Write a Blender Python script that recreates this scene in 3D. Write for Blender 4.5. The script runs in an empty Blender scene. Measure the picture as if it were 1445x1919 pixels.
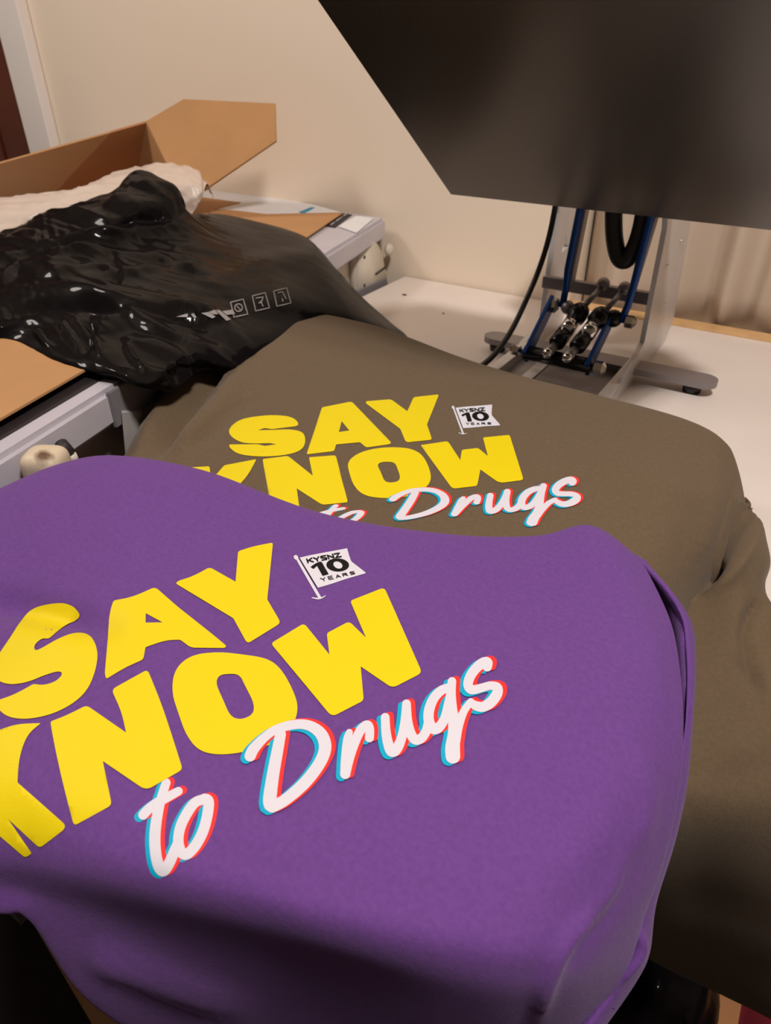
import bpy, bmesh, math, random
from mathutils import Vector, Matrix, noise
from mathutils.bvhtree import BVHTree
from mathutils.geometry import delaunay_2d_cdt
random.seed(4)
# ------------------------------------------------------------------ camera, light, exposure
W, Hh = 1445.0, 1919.0
F = 1300.0; TH = math.atan(890/1300.0); YAW = math.atan(987/(1300/math.cos(TH)))
CX, CY = 722.5, 959.5
T = 0.75                                   # height of the table top above the floor
CAM = Vector((0, 0, T+0.42))
fwd = Vector((-math.sin(YAW)*math.cos(TH), math.cos(YAW)*math.cos(TH), -math.sin(TH)))
rt = Vector((math.cos(YAW), math.sin(YAW), 0)); up = rt.cross(fwd)
S = bpy.context.scene
cd = bpy.data.cameras.new('camera'); cam = bpy.data.objects.new('camera', cd); S.collection.objects.link(cam)
cd.sensor_fit = 'VERTICAL'; cd.sensor_height = 24.0; cd.lens = 24.0*F/Hh
cd.clip_start = 0.01
m = Matrix((rt, up, -fwd)).transposed().to_4x4(); m.translation = CAM; cam.matrix_world = m
cd.dof.use_dof = True; cd.dof.focus_distance = 0.50; cd.dof.aperture_fstop = 8.5
S.camera = cam
S.view_settings.view_transform = 'Standard'; S.view_settings.look = 'None'
S.view_settings.exposure = 0.0; S.view_settings.gamma = 1.0; S.view_settings.use_curve_mapping = False
w = bpy.data.worlds.new('world'); S.world = w; w.use_nodes = True
w.node_tree.nodes['Background'].inputs[0].default_value = (1.0, 0.88, 0.80, 1)
w.node_tree.nodes['Background'].inputs[1].default_value = 0.075
def area(name, loc, target, size, power, col):
    l = bpy.data.lights.new(name, 'AREA'); l.shape = 'DISK'; l.size = size; l.energy = power; l.color = col
    o = bpy.data.objects.new(name, l); S.collection.objects.link(o); o.location = loc
    o.rotation_euler = (Vector(target)-Vector(loc)).to_track_quat('-Z', 'Y').to_euler(); return o
area('ceiling_light_source', (0.32, 0.16, 2.42), (-0.35, 0.5, 0.8), 0.26, 28, (1.0, 0.92, 0.86))
area('room_light_source', (-1.9, 0.25, 2.3), (-0.7, 1.0, 0.9), 0.35, 11, (1.0, 0.90, 0.82))
# ------------------------------------------------------------------ helpers
def ray(x, y): return (rt*(x-CX) + up*(CY-y) + fwd*F).normalized()
def P(x, y, z): d = ray(x, y); return CAM + d*((T+z-CAM.z)/d.z)      # point at height z above the table
def PY(x, y, Y): d = ray(x, y); return CAM + d*(Y/d.y)
def PX(x, y, X): d = ray(x, y); return CAM + d*(X/d.x)
def proj(p):
    v = p-CAM; k = v.dot(fwd); return CX+F*v.dot(rt)/k, CY-F*v.dot(up)/k
def lin(r, g, b):
    f = lambda c: (c/255/12.92) if c/255 <= .04045 else ((c/255+.055)/1.055)**2.4
    return (f(r), f(g), f(b), 1)
def mat(name, col, rough=.5, metal=0, spec=.5, bump=0, bscale=200, var=0, vscale=5, sheen=0, coat=0, ior=1.5):
    m = bpy.data.materials.new(name); m.use_nodes = True; nt = m.node_tree; b = nt.nodes['Principled BSDF']
    b.inputs['Base Color'].default_value = col; b.inputs['Roughness'].default_value = rough
    b.inputs['IOR'].default_value = ior; b.inputs['Metallic'].default_value = metal; b.inputs['Specular IOR Level'].default_value = spec
    if sheen: b.inputs['Sheen Weight'].default_value = sheen; b.inputs['Sheen Roughness'].default_value = .5; b.inputs['Sheen Tint'].default_value = (col[0]*.5+.5, col[1]*.5+.5, col[2]*.5+.5, 1)
    if coat: b.inputs['Coat Weight'].default_value = coat
    tc = nt.nodes.new('ShaderNodeTexCoord')
    if bump:
        n = nt.nodes.new('ShaderNodeTexNoise'); n.inputs['Scale'].default_value = bscale; n.inputs['Detail'].default_value = 3
        bp = nt.nodes.new('ShaderNodeBump'); bp.inputs['Strength'].default_value = bump; bp.inputs['Distance'].default_value = .002
        nt.links.new(tc.outputs['Object'], n.inputs['Vector']); nt.links.new(n.outputs[0], bp.inputs['Height']); nt.links.new(bp.outputs[0], b.inputs['Normal'])
    if var:
        n = nt.nodes.new('ShaderNodeTexNoise'); n.inputs['Scale'].default_value = vscale; n.inputs['Detail'].default_value = 5
        r = nt.nodes.new('ShaderNodeMapRange'); r.inputs[1].default_value = .3; r.inputs[2].default_value = .7; r.inputs[3].default_value = 1-var; r.inputs[4].default_value = 1+var
        mx = nt.nodes.new('ShaderNodeVectorMath'); mx.operation = 'SCALE'; mx.inputs[0].default_value = col[:3]
        nt.links.new(tc.outputs['Object'], n.inputs['Vector']); nt.links.new(n.outputs[0], r.inputs[0]); nt.links.new(r.outputs[0], mx.inputs['Scale']); nt.links.new(mx.outputs[0], b.inputs['Base Color'])
    return m
def fleece(name, col):
    m = mat(name, col, .9, 0, .15, sheen=.22); nt = m.node_tree; b = nt.nodes['Principled BSDF']; L = nt.links
    tc = nt.nodes.new('ShaderNodeTexCoord')
    n1 = nt.nodes.new('ShaderNodeTexNoise'); n1.inputs['Scale'].default_value = 1400; n1.inputs['Detail'].default_value = 2
    n2 = nt.nodes.new('ShaderNodeTexNoise'); n2.inputs['Scale'].default_value = 320; n2.inputs['Detail'].default_value = 6
    wv = nt.nodes.new('ShaderNodeTexWave'); wv.inputs['Scale'].default_value = 420; wv.inputs['Distortion'].default_value = 1.5; wv.bands_direction = 'DIAGONAL'
    for n in (n1, n2, wv): L.new(tc.outputs['Object'], n.inputs['Vector'])
    a = nt.nodes.new('ShaderNodeMath'); a.operation = 'ADD'; L.new(n1.outputs[0], a.inputs[0]); L.new(n2.outputs[0], a.inputs[1])
    a2 = nt.nodes.new('ShaderNodeMath'); a2.operation = 'MULTIPLY_ADD'; a2.inputs[1].default_value = .35; L.new(wv.outputs[1], a2.inputs[0]); L.new(a.outputs[0], a2.inputs[2])
    bp = nt.nodes.new('ShaderNodeBump'); bp.inputs['Strength'].default_value = .35; bp.inputs['Distance'].default_value = .0008
    L.new(a2.outputs[0], bp.inputs['Height']); L.new(bp.outputs[0], b.inputs['Normal'])
    r = nt.nodes.new('ShaderNodeMapRange'); r.inputs[1].default_value = .25; r.inputs[2].default_value = .75; r.inputs[3].default_value = .9; r.inputs[4].default_value = 1.1
    mx = nt.nodes.new('ShaderNodeVectorMath'); mx.operation = 'SCALE'; mx.inputs[0].default_value = col[:3]
    L.new(n2.outputs[0], r.inputs[0]); L.new(r.outputs[0], mx.inputs['Scale']); L.new(mx.outputs[0], b.inputs['Base Color'])
    return m
M = dict(
 wall=mat('wall_paint', lin(238, 222, 202), .85, bump=.05, bscale=300),
 trim=mat('white_gloss_paint', lin(240, 234, 230), .4),
 door=mat('dark_red_door', lin(92, 36, 20), .4, var=.2, vscale=6),
 table=mat('white_laminate', lin(222, 212, 205), .42, var=.03, vscale=9),
 wood=mat('pale_pine', lin(206, 166, 116), .6, var=.12, vscale=30),
 floor=mat('dark_carpet', lin(30, 22, 22), .95, bump=.5, bscale=400, var=.2, vscale=60),
 curtain=mat('curtain_cloth', lin(196, 178, 160), .85, bump=.1, bscale=500, sheen=.1),
 purple=fleece('purple_fleece', lin(105, 66, 138)),
 olive=fleece('olive_fleece', lin(102, 86, 67)),
 yellow=mat('yellow_vinyl', lin(229, 206, 8), .55, spec=.3, bump=.06, bscale=900),
 white=mat('white_vinyl', lin(216, 214, 224), .5, spec=.3),
 cyan=mat('cyan_vinyl', lin(0, 168, 206), .5, spec=.3),
 red=mat('red_vinyl', lin(246, 52, 46), .5, spec=.3),
 black=mat('black_vinyl', lin(8, 8, 12), .5, spec=.3),
 bag=mat('black_polythene', lin(17, 15, 16), .36, spec=.5, bump=.06, bscale=60, ior=1.08, coat=.16),
 bagprint=mat('bag_print', lin(140, 136, 136), .5),
 film=mat('white_plastic_wrap', lin(212, 196, 184), .35, bump=.35, bscale=90),
 card=mat('brown_cardboard', lin(182, 136, 90), .85, var=.06, vscale=12, bump=.05, bscale=200),
 card_shaded=mat('brown_cardboard_shaded', lin(176, 122, 78), .85, var=.06, vscale=12),  # darker cardboard copy; shade of inner panel and floor box in the colour
 paper=mat('white_paper', lin(222, 222, 226), .8, var=.04, vscale=20),
 blueink=mat('blue_stripe', lin(40, 140, 180), .7),
 mach=mat('lilac_grey_enamel', lin(190, 186, 196), .35, var=.05, vscale=14),
 darktrim=mat('dark_rubber_and_shade', lin(34, 26, 30), .6),  # small dark parts, and the strip painted as gap shade on the lid
 mgrey=mat('grey_cover_plastic', lin(124, 121, 126), .45),
 cream=mat('cream_plastic', lin(206, 196, 182), .45, var=.05, vscale=30),
 platen=mat('dark_coated_platen', lin(66, 60, 56), .27, spec=.9, var=.05, vscale=4),
 alu=mat('brushed_aluminium', lin(214, 211, 210), .36, .45, var=.04, vscale=30),
 bar=mat('grey_steel_bar', lin(146, 140, 142), .4, .6),
 chrome=mat('chrome', lin(220, 218, 214), .12, 1.0),
 blue=mat('blue_anodised', lin(16, 66, 138), .35, .5),
 blk=mat('black_rubber', lin(16, 15, 17), .45),
 blkm=mat('black_metal', lin(18, 17, 20), .25, .3),
 redcloth_shaded=mat('red_cloth_shaded', lin(104, 8, 28), .9),  # red darkened so the colour carries the shade near the floor
)
# smudge of brown dirt on cream
def smudge(name, base, dirt, c, r):
    m = mat(name, base, .5); nt = m.node_tree; L = nt.links
    g = nt.nodes.new('ShaderNodeNewGeometry'); d = nt.nodes.new('ShaderNodeVectorMath'); d.operation = 'DISTANCE'; d.inputs[1].default_value = c
    n = nt.nodes.new('ShaderNodeTexNoise'); n.inputs['Scale'].default_value = 90
    a = nt.nodes.new('ShaderNodeMath'); a.operation = 'MULTIPLY_ADD'; a.inputs[1].default_value = r*1.4; L.new(n.outputs[0], a.inputs[0]); L.new(d.outputs['Value'], a.inputs[2])
    L.new(g.outputs['Position'], d.inputs[0]); L.new(g.outputs['Position'], n.inputs['Vector'])
    rg = nt.nodes.new('ShaderNodeMapRange'); rg.inputs[1].default_value = r*1.2; rg.inputs[2].default_value = r*1.9; rg.inputs[3].default_value = 1; rg.inputs[4].default_value = 0; L.new(a.outputs[0], rg.inputs[0])
    mx = nt.nodes.new('ShaderNodeMix'); mx.data_type = 'RGBA'; mx.inputs[6].default_value = base; mx.inputs[7].default_value = dirt
    L.new(rg.outputs[0], mx.inputs[0]); L.new(mx.outputs[2], nt.nodes['Principled BSDF'].inputs['Base Color']); return m

def obj(name, verts, faces, mats, parent=None, smooth=True, fm=None):
    me = bpy.data.meshes.new(name); me.from_pydata([tuple(v) for v in verts], [], faces); me.update()
    for k in (mats if isinstance(mats, (list, tuple)) else [mats]): me.materials.append(k)
    if fm: me.polygons.foreach_set('material_index', fm)
    if smooth: me.polygons.foreach_set('use_smooth', [True]*len(me.polygons))
    o = bpy.data.objects.new(name, me); S.collection.objects.link(o)
    if parent: o.parent = parent
    return o
def from_bm(name, bm, mats, parent=None, smooth=False):
    bmesh.ops.recalc_face_normals(bm, faces=bm.faces)
    me = bpy.data.meshes.new(name); bm.to_mesh(me); bm.free()
    for k in (mats if isinstance(mats, (list, tuple)) else [mats]): me.materials.append(k)
    if smooth: me.polygons.foreach_set('use_smooth', [True]*len(me.polygons))
    o = bpy.data.objects.new(name, me); S.collection.objects.link(o)
    if parent: o.parent = parent
    return o
def tag(o, label, cat, group=None):
    o['label'] = label; o['category'] = cat
    if group: o['group'] = group
    return o
def struct(o): o['kind'] = 'structure'; return o
def empty(name, loc, label, cat, group=None):
    o = bpy.data.objects.new(name, None); S.collection.objects.link(o); o.empty_display_size = .05
    o['root_at'] = 0; del o['root_at']
    return tag(o, label, cat, group)
def bm_box(bm, x0, x1, y0, y1, z0, z1, bev=0, seg=2):
    r = bmesh.ops.create_cube(bm, size=1); vs = r['verts']
    for v in vs: v.co = Vector(((x0+x1)/2+v.co.x*(x1-x0), (y0+y1)/2+v.co.y*(y1-y0), (z0+z1)/2+v.co.z*(z1-z0)))
    if bev:
        es = list({e for v in vs for e in v.link_edges}); bmesh.ops.bevel(bm, geom=es, offset=bev, segments=seg, affect='EDGES', profile=.6)
def box(name, x0, x1, y0, y1, z0, z1, mt, parent=None, bev=0):
    bm = bmesh.new(); bm_box(bm, x0, x1, y0, y1, z0, z1, bev); return from_bm(name, bm, mt, parent)
def tube(name, pts, r, mt, parent=None, seg=12, sub=6, straight=False):
    pts = [Vector(p) for p in pts]; rs = r if isinstance(r, (list, tuple)) else [r]*len(pts)
    if not straight and len(pts) > 2:
        np_, nr = [], []
        for i in range(len(pts)-1):
            a = pts[max(i-1, 0)]; b = pts[i]; c = pts[i+1]; d = pts[min(i+2, len(pts)-1)]
            for k in range(sub):
                t = k/sub; np_.append(cr(a, b, c, d, t)); nr.append(rs[i]*(1-t)+rs[i+1]*t)
        np_.append(pts[-1]); nr.append(rs[-1]); pts, rs = np_, nr
    V, Fc = [], []; n = len(pts); ref = Vector((0, 0, 1))
    for i, p in enumerate(pts):
        d = (pts[min(i+1, n-1)]-pts[max(i-1, 0)])
        if d.length < 1e-7: d = pts[-1]-pts[0]
        d.normalize()
        if abs(d.dot(ref)) > .95: ref = Vector((1, 0, 0))
        u = (ref-d*ref.dot(d)).normalized(); v = d.cross(u); ref = u
        for k in range(seg): a = 2*math.pi*k/seg; V.append(p+(u*math.cos(a)+v*math.sin(a))*rs[i])
    for i in range(n-1):
        for k in range(seg): Fc.append((i*seg+k, i*seg+(k+1) % seg, (i+1)*seg+(k+1) % seg, (i+1)*seg+k))
    Fc.append(tuple(range(seg))[::-1]); Fc.append(tuple((n-1)*seg+k for k in range(seg)))
    return obj(name, V, Fc, mt, parent)
def sphere(name, c, r, mt, parent=None, sc=(1, 1, 1)):
    bm = bmesh.new(); bmesh.ops.create_uvsphere(bm, u_segments=20, v_segments=12, radius=r)
    for v in bm.verts: v.co = Vector((v.co.x*sc[0], v.co.y*sc[1], v.co.z*sc[2]))+Vector(c)
    return from_bm(name, bm, mt, parent, True)
def nut(name, c, r, l, mt, parent=None):                     # hexagonal nut, axis X, with a domed end
    c = Vector(c); V = []; Fc = []
    for i, (dx, rr) in enumerate(((-l/2, r*.85), (-l/2+.0015, r), (l/2-.0015, r), (l/2, r*.8), (l/2+.003, r*.4))):
        for k in range(6): a = math.pi*k/3; V.append(c+Vector((dx, rr*math.cos(a), rr*math.sin(a))))
    for i in range(4):
        for k in range(6): Fc.append((i*6+k, i*6+(k+1) % 6, i*6+6+(k+1) % 6, i*6+6+k))
    Fc.append(tuple(range(6))[::-1]); Fc.append(tuple(24+k for k in range(6)))
    return obj(name, V, Fc, mt, parent, smooth=False)
def cr(a, b, c, d, t):
    return .5*((2*b)+(c-a)*t+(2*a-5*b+4*c-d)*t*t+(3*b-a-3*c+d)*t*t*t)
def surf_pts(G, su, sv):
    R, Cn = len(G), len(G[0]); rows = []
    for r in range(R):
        row = []
        for c in range(Cn-1):
            a, b, cc, d = G[r][max(c-1, 0)], G[r][c], G[r][c+1], G[r][min(c+2, Cn-1)]
            for k in range(su): row.append(cr(a, b, cc, d, k/su))
        row.append(G[r][-1]); rows.append(row)
    out = []
    for r in range(R-1):
        for k in range(sv):
            out.append([cr(rows[max(r-1, 0)][i], rows[r][i], rows[r+1][i], rows[min(r+2, R-1)][i], k/sv) for i in range(len(rows[0]))])
    out.append(rows[-1]); return out
def seg_d(p, a, b):
    ax, ay = a; bx, by = b; dx, dy = bx-ax, by-ay; L = dx*dx+dy*dy
    t = max(0, min(1, ((p[0]-ax)*dx+(p[1]-ay)*dy)/L)) if L else 0
    return math.hypot(p[0]-ax-t*dx, p[1]-ay-t*dy)
def smooth_poly(pl, n=6):
    pl = [Vector((x, y)) for x, y in pl]; o = []
    for i in range(len(pl)-1):
        a, b, c, d = pl[max(i-1, 0)], pl[i], pl[i+1], pl[min(i+2, len(pl)-1)]
        for k in range(n): o.append(tuple(cr(a, b, c, d, k/n)))
    o.append(tuple(pl[-1])); return o
def sheet(name, G, mt, parent=None, su=10, sv=10, creases=(), crinkle=None, thick=.0025):
    """cloth / film: smooth surface through the 3-D points G, with folds pressed in, real thickness by Solidify"""
    Q = surf_pts(G, su, sv); R, Cn = len(Q), len(Q[0])
    def nrm(Q):
        N = []
        for r in range(R):
            row = []
            for c in range(Cn):
                du = Q[r][min(c+1, Cn-1)]-Q[r][max(c-1, 0)]; dv = Q[min(r+1, R-1)][c]-Q[max(r-1, 0)][c]
                n = du.cross(dv)*-1
                row.append(n.normalized() if n.length > 1e-12 else Vector((0, 0, 1)))
            N.append(row)
        return N
    N = nrm(Q)
    sm = [(smooth_poly(pl), amp, wd) for pl, amp, wd in creases]
    bbs = [(min(p[0] for p in pl)-4*wd, max(p[0] for p in pl)+4*wd, min(p[1] for p in pl)-4*wd, max(p[1] for p in pl)+4*wd) for pl, amp, wd in sm]
    for r in range(R):
        for c in range(Cn):
            q = Q[r][c]; d = 0
            if sm:
                px = proj(q)
                for (pl, amp, wd), bb in zip(sm, bbs):
                    if bb[0] < px[0] < bb[1] and bb[2] < px[1] < bb[3]:
                        best = min((seg_d(px, pl[i], pl[i+1]), i) for i in range(len(pl)-1))
                        tt = best[1]/(len(pl)-1); taper = min(1, 4*tt+.15, 4*(1-tt)+.15)
                        d += amp*taper*math.exp(-(best[0]/wd)**2)
            if crinkle: d += crinkle(q)
            if d: Q[r][c] = q+N[r][c]*d
    V = [v for row in Q for v in row]
    Fc = [(r*Cn+c, (r+1)*Cn+c, (r+1)*Cn+c+1, r*Cn+c+1) for r in range(R-1) for c in range(Cn-1)]
    o = obj(name, V, Fc, mt, parent)
    bvh = BVHTree.FromPolygons(V, Fc)
    if thick:
        md = o.modifiers.new('thickness', 'SOLIDIFY'); md.thickness = thick; md.offset = -1
    return o, bvh, (V, Fc, Cn, R)
def grid(rows, back=(), front=(), left=(), right=()):
    G = [[P(*p) for p in r] for r in rows]
    o = lambda row, v: [q+Vector(v) for q in row]
    G = [o(G[0], v) for v in reversed(back)]+G+[o(G[-1], v) for v in front]
    return [[r[0]+Vector(v) for v in reversed(left)]+r+[r[-1]+Vector(v) for v in right] for r in G]
# ---------- printed shapes laid on a cloth surface
def rounded(pts, s=0.28):
    """pts: (x,y[,radius]); radius 'S' = fully smooth"""
    n = len(pts); out = []
    for i in range(n):
        p = Vector(pts[i][:2]); a = Vector(pts[i-1][:2]); b = Vector(pts[(i+1) % n][:2]); r = pts[i][2] if len(pts[i]) > 2 else 4
        la, lb = (a-p).length, (b-p).length
        if r == 99: ra, rb = la/2, lb/2
        else: ra, rb = min(r, la/2), min(r, lb/2)
        A = p+(a-p)*(ra/la); B = p+(b-p)*(rb/lb); k = 7 if (ra+rb) > 6 else 3
        for j in range(k+1):
            t = j/k; out.append(A*(1-t)**2+p*2*t*(1-t)+B*t*t)
    o2 = []
    for q in out:
        if not o2 or (q-o2[-1]).length > .3: o2.append(q)
    if (o2[0]-o2[-1]).length < .3: o2.pop()
    return o2
def inside(p, loops):
    c = False
    for L in loops:
        n = len(L)
        for i in range(n):
            a, b = L[i], L[(i+1) % n]
            if (a.y > p.y) != (b.y > p.y) and p.x < (b.x-a.x)*(p.y-a.y)/(b.y-a.y)+a.x: c = not c
    return c
class Print:
    def __init__(s, bvh): s.b = bvh; s.V = []; s.F = []; s.M = []
    def hit(s, x, y, off):
        d = ray(x, y); loc, n, i, dist = s.b.ray_cast(CAM, d)
        if loc is None: return None
        if n.dot(d) > 0: n = -n
        return loc+n*off
    def add(s, pts2, faces, mi, off):
        idx = {}
        for f in faces:
            ids = []
            for k in f:
                if k not in idx:
                    h = s.hit(pts2[k][0], pts2[k][1], off); idx[k] = None if h is None else len(s.V)
                    if h is not None: s.V.append(h)
                ids.append(idx[k])
            if None in ids or len(set(ids)) < 3: continue
            s.F.append(ids); s.M.append(mi)
    def poly(s, loops, mi, off, step=9, fn=None):
        L = [rounded(l) if len(l[0]) > 1 and not isinstance(l[0], Vector) else l for l in loops]
        if fn: L = [[Vector(fn(q.x, q.y)) for q in l] for l in L]
        vs = []; es = []
        for l in L:
            b = len(vs); vs += l; es += [(b+i, b+(i+1) % len(l)) for i in range(len(l))]
        x0, x1 = min(v.x for v in vs), max(v.x for v in vs); y0, y1 = min(v.y for v in vs), max(v.y for v in vs)
        x = x0+step*.5
        while x < x1:
            y = y0+step*.5
            while y < y1:
                q = Vector((x, y))
                if inside(q, L): vs.append(q)
                y += step
            x += step
        r = delaunay_2d_cdt(vs, es, [], 0, 1e-4)
        fs = [f for f in r[2] if inside((r[0][f[0]]+r[0][f[1]]+r[0][f[2]])/3, L)]
        s.add(r[0], fs, mi, off)
    def stroke(s, pts, mi, off, fn=lambda x, y: (x, y), dx=0, dy=0, sub=7, smooth=True):
        P3 = [Vector(p) for p in pts]; Q = []
        if smooth and len(P3) > 2:
            for i in range(len(P3)-1):
                a, b, c, d = P3[max(i-1, 0)], P3[i], P3[i+1], P3[min(i+2, len(P3)-1)]
                for k in range(sub): Q.append(cr(a, b, c, d, k/sub))
            Q.append(P3[-1])
        else:
            for i in range(len(P3)-1):
                for k in range(3): Q.append(P3[i].lerp(P3[i+1], k/3))
            Q.append(P3[-1])
        v2 = []; fs = []; K = 4
        for i, q in enumerate(Q):
            t = (Q[min(i+1, len(Q)-1)]-Q[max(i-1, 0)]).to_2d().normalized(); nn = Vector((-t.y, t.x)); c = q.to_2d()
            for k in range(K+1): v2.append(c+nn*q.z/2*(2*k/K-1))
        for i in range(len(Q)-1):
            for k in range(K): a = i*(K+1)+k; fs.append((a, a+1, a+K+2, a+K+1))
        for q in (Q[0], Q[-1]) + (tuple(Vector((*p[:2], p[2])) for p in P3[1:-1]) if not smooth else ()):
            b = len(v2); v2.append(q.to_2d()); n = 16
            for k in range(n): a = 2*math.pi*k/n; v2.append(q.to_2d()+Vector((math.cos(a), math.sin(a)))*q.z/2)
            fs += [(b, b+1+k, b+1+(k+1) % n) for k in range(n)]
        v2 = [(lambda r: (r[0]+dx, r[1]+dy))(fn(v.x, v.y)) for v in v2]
        s.add(v2, fs, mi, off)
    def union(s, strokes, mi, off, fn, dx=0, dy=0, step=6, sub=7):
        loops = []
        for pts in strokes:
            P3 = [Vector(p) for p in pts]; Q = []
            for i in range(len(P3)-1):
                a, b, c, d = P3[max(i-1, 0)], P3[i], P3[i+1], P3[min(i+2, len(P3)-1)]
                for k in range(sub): Q.append(cr(a, b, c, d, k/sub))
            Q.append(P3[-1]); quads = []
            Lf, Rt = [], []
            for i, q in enumerate(Q):
                t = (Q[min(i+1, len(Q)-1)]-Q[max(i-1, 0)]).to_2d().normalized(); nn = Vector((-t.y, t.x)); c = q.to_2d()
                Lf.append(c+nn*q.z/2); Rt.append(c-nn*q.z/2)
            loops.append(Lf+Rt[::-1])
            for q in (Q[0], Q[-1]): loops.append([q.to_2d()+Vector((math.cos(a), math.sin(a)))*q.z/2 for a in [2*math.pi*k/22+.1 for k in range(22)]])
        loops = [[Vector(fn(v.x, v.y))+Vector((dx, dy)) for v in l] for l in loops]
        def wn(p, L):
            w_ = 0; n = len(L)
            for i in range(n):
                a, b = L[i], L[(i+1) % n]
                if a.y <= p.y < b.y or b.y <= p.y < a.y:
                    x = (b.x-a.x)*(p.y-a.y)/(b.y-a.y)+a.x
                    if x > p.x: w_ += 1 if b.y > a.y else -1
            return w_
        bb = [(min(v.x for v in l), max(v.x for v in l), min(v.y for v in l), max(v.y for v in l)) for l in loops]
        def ins(p): return any(b[0] <= p.x <= b[1] and b[2] <= p.y <= b[3] and wn(p, l) for l, b in zip(loops, bb))
        vs = []; es = []
        for l in loops: b = len(vs); vs += l; es += [(b+i, b+(i+1) % len(l)) for i in range(len(l))]
        x = min(b[0] for b in bb)
        while x < max(b[1] for b in bb):
            y = min(b[2] for b in bb)
            while y < max(b[3] for b in bb):
                q = Vector((x, y))
                if ins(q): vs.append(q)
                y += step
            x += step
        r = delaunay_2d_cdt(vs, es, [], 0, 1e-4)
        s.add(r[0], [f for f in r[2] if ins((r[0][f[0]]+r[0][f[1]]+r[0][f[2]])/3)], mi, off)
    def build(s, name, mats, parent): return obj(name, s.V, s.F, mats, parent, fm=s.M)
SM = 99
# ------------------------------------------------------------------ setting
struct(box('floor', -3.2, 2.5, -2.2, 1.6, -.05, 0, M['floor']))
struct(box('ceiling', -3.2, 2.5, -2.2, 1.6, 2.5, 2.55, M['wall']))
bm = bmesh.new()
bm_box(bm, -3.2, -.405, 1.302, 1.42, 0, 2.5); bm_box(bm, -.405, 2.5, 1.302, 1.42, 0, T-.02); bm_box(bm, -.405, 2.5, 1.302, 1.42, T+1.1, 2.5)
bm_box(bm, -.405, 2.5, 1.44, 1.5, 0, 2.5)
struct(from_bm('wall_back', bm, M['wall']))
struct(box('wall_left', -3.3, -3.2, -2.2, 1.6, 0, 2.5, M['wall']))
struct(box('wall_right', 2.5, 2.6, -2.2, 1.6, 0, 2.5, M['wall']))
xr = PY(77, 150, 1.29).x; xl = PY(32, 150, 1.29).x
struct(box('trim_1', xl, xr, 1.272, 1.302, 0, 2.1, M['trim'], bev=.004))
d = struct(box('door_1', xl-.85, xl-.004, 1.288, 1.302, 0, 2.08, M['door'], bev=.002))
box('door_panel', xl-.70, xl-.14, 1.282, 1.289, .2, 1.9, M['door'], d, .004)
struct(box('trim_2', -.405, 2.0, 1.283, 1.318, T-.02, T+.004, M['wood'], bev=.002))
# curtain: deep vertical folds hanging to the sill
V = []; n = 260; zs = [T-.015+i*.06 for i in range(16)]
random.seed(9); ph = [random.uniform(0, 6) for _ in range(4)]
def cy(x, z): return 1.352+.020*math.sin(x*62+1.2*math.sin(x*17+ph[0])+z*.5)+.004*math.sin(x*131+ph[1]+z*2)+.006*math.sin(x*25+z*9)
for z in zs:
    for i in range(n+1): x = -.398+i*1.6/n; V.append((x, cy(x, z), z))
Fc = [(j*(n+1)+i, j*(n+1)+i+1, (j+1)*(n+1)+i+1, (j+1)*(n+1)+i) for j in range(len(zs)-1) for i in range(n)]
c = obj('curtain', V, Fc, M['curtain']); c.modifiers.new('t', 'SOLIDIFY').thickness = .002
tag(c, 'beige pleated curtain hanging behind the white table at the right', 'curtain')
# ------------------------------------------------------------------ white work table
root = empty('work_table', (0, 0, 0), 'white topped work table against the wall, under the heat press', 'table')
box('tabletop', -.763, 1.1, .565, 1.296, T-.03, T, M['table'], root, .003)
for x in (-.70, 1.0):
    for y in (.60, 1.22): box('leg', x, x+.05, y, y+.05, 0, T-.03, M['table'], root, .003)
for px, py, r in ((758, 552, .0035), (831, 587, .0018)):
    q = P(px, py, .001); sphere('table_mark', q, r, M['darktrim'], root, (1.5, 1, .2))
# ------------------------------------------------------------------ flat machine on the left
root = empty('flatbed_machine', (0, 0, 0), 'pale lilac-grey flat hinged machine under the cardboard box, along the wall', 'machine')
zt = .115
BR = Vector((-.803, 1.283)); M2 = P(0, 858, zt).to_2d(); dr = (M2-BR).normalized(); nl = Vector((dr.y, -dr.x))
if nl.x > 0: nl = -nl
FR = BR+dr*((.08-BR.y)/dr.y)
def prism(name, poly, z0, z1, mt, parent, bev=0):
    bm = bmesh.new(); a = [bm.verts.new((p[0], p[1], T+z0)) for p in poly]; b = [bm.verts.new((p[0], p[1], T+z1)) for p in poly]; n = len(poly)
    bm.faces.new(a[::-1]); top = bm.faces.new(b)
    for i in range(n): bm.faces.new((a[i], a[(i+1) % n], b[(i+1) % n], b[i]))
    if bev: bmesh.ops.bevel(bm, geom=list(bm.edges), offset=bev, segments=4, affect='EDGES')
    return from_bm(name, bm, mt, parent, False)
prism('lid', [BR, FR, (-1.75, FR.y), (-1.75, BR.y)], .074, zt, M['mach'], root, .006)
def off(p, a): return p+nl*a
def on_side(px, py, out):
    # point on the ray at distance out in front of the lid's side face
    best = min((abs((P(px, py, k*.001).to_2d()-BR).dot(nl)+out), k) for k in range(0, 130)); return P(px, py, best[1]*.001)
prism('gap_shade_strip', [off(BR+dr*.35, .024), off(FR, .024), off(FR, .062), off(BR+dr*.35, .062)], zt, zt+.0012, M['darktrim'], root)  # dark strip painted in for the shadow gap under the cardboard
s0 = P(203, 735, zt).to_2d(); t0 = (s0-BR).dot(dr)
prism('side_cover', [BR+dr*t0+nl*.002, BR+dr*(t0-.30)+nl*.002, BR+dr*(t0-.30)-nl*.003, BR+dr*t0-nl*.003], .073, zt-.001, M['mgrey'], root, .001)
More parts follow.
